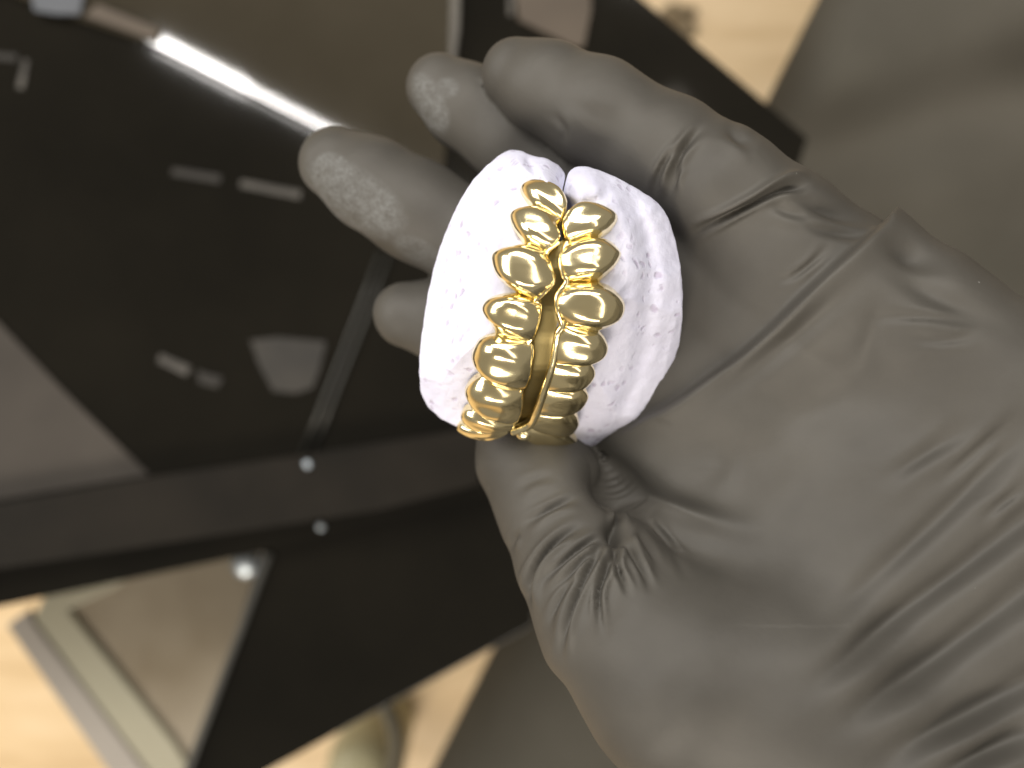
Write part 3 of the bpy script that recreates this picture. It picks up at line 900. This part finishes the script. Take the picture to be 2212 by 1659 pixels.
def tooth(parent, gum, inc, H, open0, open1, rid=0.0):
    """one cap of the fused row: a curved face spanned between its gum line and its biting edge"""
    ns, nt = 45, 34
    g = spline(gum, ns); e = spline(inc, ns)
    s_ = np.linspace(0, 1, ns)[:, None]; t_ = np.linspace(0, 1, nt)[None, :]
    x = g[:, :1] * (1 - t_) + e[:, :1] * t_
    y = g[:, 1:] * (1 - t_) + e[:, 1:] * t_
    q_ = np.abs(2 * s_ - 1)
    v0 = np.where(s_ < 0.5, 0.0 if open0 else 0.34, 0.0 if open1 else 0.34)
    A_ = v0 + (1 - v0) * (1 - q_ ** 2.3) ** 0.75
    tp = 0.46
    up = (1 - (1 - np.clip(t_ / tp, 0, 1)) ** 2.1) ** 0.7
    dn = 1 - 0.42 * np.clip((t_ - tp) / (1 - tp), 0, 1) ** 2.2
    B_ = up * dn
    hv = np.where(v0 > 0, 1.15, 0.0)
    A_ = hv + (H - hv) * (1 - q_ ** 2.1) ** 0.8
    h = A_ * B_ * (1 + 0.05 * np.sin(3.0 * s_ * math.pi) * np.sin(math.pi * t_) + rid * np.cos(5.2 * math.pi * s_ + 0.6 + 0.8 * t_) * np.sin(math.pi * np.clip(t_ * 1.1, 0, 1)) * (1 - q_ ** 4))
    z = base_z(x, y) + 0.35
    e_ = 22.0
    gx = (base_z(x + e_, y) - base_z(x - e_, y)) / (2 * e_) * PXMM
    gy = (base_z(x, y + e_) - base_z(x, y - e_)) / (2 * e_) * PXMM
    n = np.stack([-gx, gy, np.ones_like(gx)], -1)
    n /= np.linalg.norm(n, axis=-1, keepdims=True)
    f = (CAM - z) / (CAM * PXMM)
    V = np.stack([(x - 1106) * f, (829.5 - y) * f, z], -1) + n * h[..., None]
    # skirts: down into the plaster at the gum, and the thickness of the biting edge
    V = np.concatenate([V[:, :1] - n[:, :1] * 1.6, V, V[:, -1:] - n[:, -1:] * 5.5], 1)
    m = nt + 2
    V = V.reshape(-1, 3)
    F = [(i * m + k, (i + 1) * m + k, (i + 1) * m + k + 1, i * m + k + 1) for i in range(ns - 1) for k in range(m - 1)]
    o = mesh_obj('tooth_cap', V, F, M_GOLD, parent)
    if sum(p.normal.z for p in o.data.polygons) < 0: o.data.flip_normals()
    return o

upper = root('gold_grill', P(1100, 640, -2))
tag(upper, 'row of brightly glinting gold tooth caps on the left cast', 'gold grill', 'gold tooth caps on the dental casts')
lower = root('gold_grill', P(1260, 640, -2))
tag(lower, 'row of darker gold tooth caps on the right cast', 'gold grill', 'gold tooth caps on the dental casts')
def Z1(l): return [z1(*p) for p in l]
def Z2(l): return [z2(*p) for p in l]
CAPS_L = [
    (Z1([(1165, 500), (1080, 430), (980, 388), (880, 370), (825, 410), (850, 480), (912, 556)]), Z1([(1170, 505), (1160, 570), (1120, 640)]), 2.8),
    (Z1([(912, 556), (830, 566), (765, 590), (748, 630), (775, 705), (830, 785), (852, 815)]), Z1([(1120, 640), (1090, 700), (1108, 790), (1015, 880)]), 3.2),
    (Z1([(852, 815), (760, 835), (660, 870), (622, 920), (650, 1030), (720, 1110), (795, 1162)]), Z1([(1015, 880), (1040, 960), (1065, 1080), (1000, 1160), (940, 1225)]), 4.3),
    (Z1([(795, 1162), (690, 1172), (600, 1205), (555, 1262), (565, 1320), (615, 1390), (645, 1455)]), Z1([(940, 1225), (972, 1262), (950, 1390), (905, 1510)]), 3.6),
    (Z2([(645, 386), (560, 410), (510, 455), (478, 530), (490, 600), (548, 695)]), Z2([(905, 441), (912, 500), (895, 650), (850, 790)]), 4.0),
    (Z2([(548, 695), (470, 735), (425, 790), (440, 860), (480, 910), (512, 940)]), Z2([(850, 790), (838, 830), (832, 920), (785, 1030)]), 3.2),
    (Z2([(512, 940), (430, 950), (393, 985), (410, 1030), (460, 1060)]), Z2([(785, 1030), (768, 1048), (745, 1064)]), 2.2),
    (Z2([(460, 1060), (390, 1060), (362, 1085), (400, 1115), (470, 1135), (560, 1142), (650, 1132)]), Z2([(745, 1064), (742, 1080), (738, 1100)]), 1.6)]
CAPS_R = [
    (Z1([(1160, 620), (1230, 565), (1330, 540), (1440, 560), (1520, 605), (1530, 650), (1480, 720), (1400, 775)]), Z1([(1150, 630), (1130, 690), (1160, 780), (1180, 810)]), 3.6),
    (Z1([(1400, 775), (1480, 800), (1545, 870), (1550, 910), (1510, 980), (1430, 1060), (1405, 1085)]), Z1([(1180, 810), (1120, 900), (1115, 950), (1140, 1040), (1180, 1090)]), 4.2),
    (Z1([(1405, 1085), (1480, 1120), (1560, 1205), (1578, 1270), (1550, 1340), (1470, 1400), (1400, 1440)]), Z1([(1180, 1090), (1110, 1180), (1090, 1240), (1110, 1310), (1140, 1395)]), 4.6),
    (Z2([(1400, 371), (1440, 420), (1465, 490), (1445, 550), (1390, 590), (1335, 610)]), Z2([(1140, 326), (1105, 385), (1085, 490), (1065, 595)]), 2.6),
    (Z2([(1335, 610), (1365, 650), (1370, 700), (1330, 760), (1280, 795)]), Z2([(1065, 595), (1040, 680), (1005, 785)]), 1.8),
    (Z2([(1280, 795), (1315, 830), (1320, 870), (1280, 930), (1212, 965)]), Z2([(1005, 785), (975, 880), (945, 960)]), 1.7),
    (Z2([(1212, 965), (1245, 1010), (1252, 1060), (1220, 1110), (1183, 1132)]), Z2([(945, 960), (920, 1010), (895, 1055)]), 1.5),
    (Z2([(1183, 1132), (1230, 1170), (1250, 1195), (1235, 1222), (1150, 1225), (1000, 1200)]), Z2([(895, 1055), (840, 1100), (790, 1115)]), 1.6)]
for i, (g_, e_, H_) in enumerate(CAPS_L): tooth(upper, g_, e_, H_, i == 0, i == 7, 0.022 if i >= 3 else 0.01)
for i, (g_, e_, H_) in enumerate(CAPS_R): tooth(lower, g_, e_, H_, i == 0, i == 7, 0.015)

EL = [(1208, 523), (1181, 547), (1187, 571), (1195, 607), (1178, 630), (1157, 650), (1166, 662), (1160, 699), (1147, 734), (1141, 741),
      (1149, 754), (1144, 797), (1137, 824), (1127, 843), (1125, 877), (1111, 911), (1099, 928)]
ER = [(1226, 523), (1212, 559), (1217, 592), (1224, 610), (1205, 640), (1207, 672), (1215, 702), (1205, 723), (1196, 779), (1178, 837),
      (1159, 890), (1144, 917), (1108, 933)]
def bead(name, parent, pts, rad, lift, w0, w1):
    p = spline(pts, 200)
    q = [P(x, y, float(base_z(x, y)) + lift) for x, y in p]
    r = np.linspace(w0, w1, 200) * rad * (1 + 0.12 * noise2(p[:, 0], p[:, 1], 60, 77))
    tube(name, q, r, M_GOLD, parent, 12)
bead('biting_edge', upper, EL, 0.40, 1.3, 1.0, 1.0)
bead('biting_edge', lower, ER, 0.55, 1.5, 0.9, 1.6)
# knob of gold where the lower row ends
lathe('end_bead', P(1132, 934, float(base_z(1132, 934)) + 1.0), [(0.01, 1.3), (0.9, 1.1), (1.5, 0.5), (1.7, -0.2), (1.4, -0.9)], M_GOLD, lower, 20)
# gold lining showing in the gap between the two rows
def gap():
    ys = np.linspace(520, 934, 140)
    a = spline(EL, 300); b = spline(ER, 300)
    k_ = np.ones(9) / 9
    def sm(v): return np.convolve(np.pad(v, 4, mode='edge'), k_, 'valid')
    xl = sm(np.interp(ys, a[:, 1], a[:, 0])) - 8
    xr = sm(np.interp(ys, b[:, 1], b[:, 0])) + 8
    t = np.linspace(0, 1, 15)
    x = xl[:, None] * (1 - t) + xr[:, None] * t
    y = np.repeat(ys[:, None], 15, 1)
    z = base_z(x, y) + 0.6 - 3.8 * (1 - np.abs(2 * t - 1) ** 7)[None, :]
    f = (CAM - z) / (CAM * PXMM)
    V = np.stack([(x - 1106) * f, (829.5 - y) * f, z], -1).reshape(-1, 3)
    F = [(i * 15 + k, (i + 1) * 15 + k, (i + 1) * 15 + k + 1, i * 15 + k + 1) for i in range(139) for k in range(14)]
    fix_normals(mesh_obj('inner_plate', V, F, M_SHADEGOLD, lower))
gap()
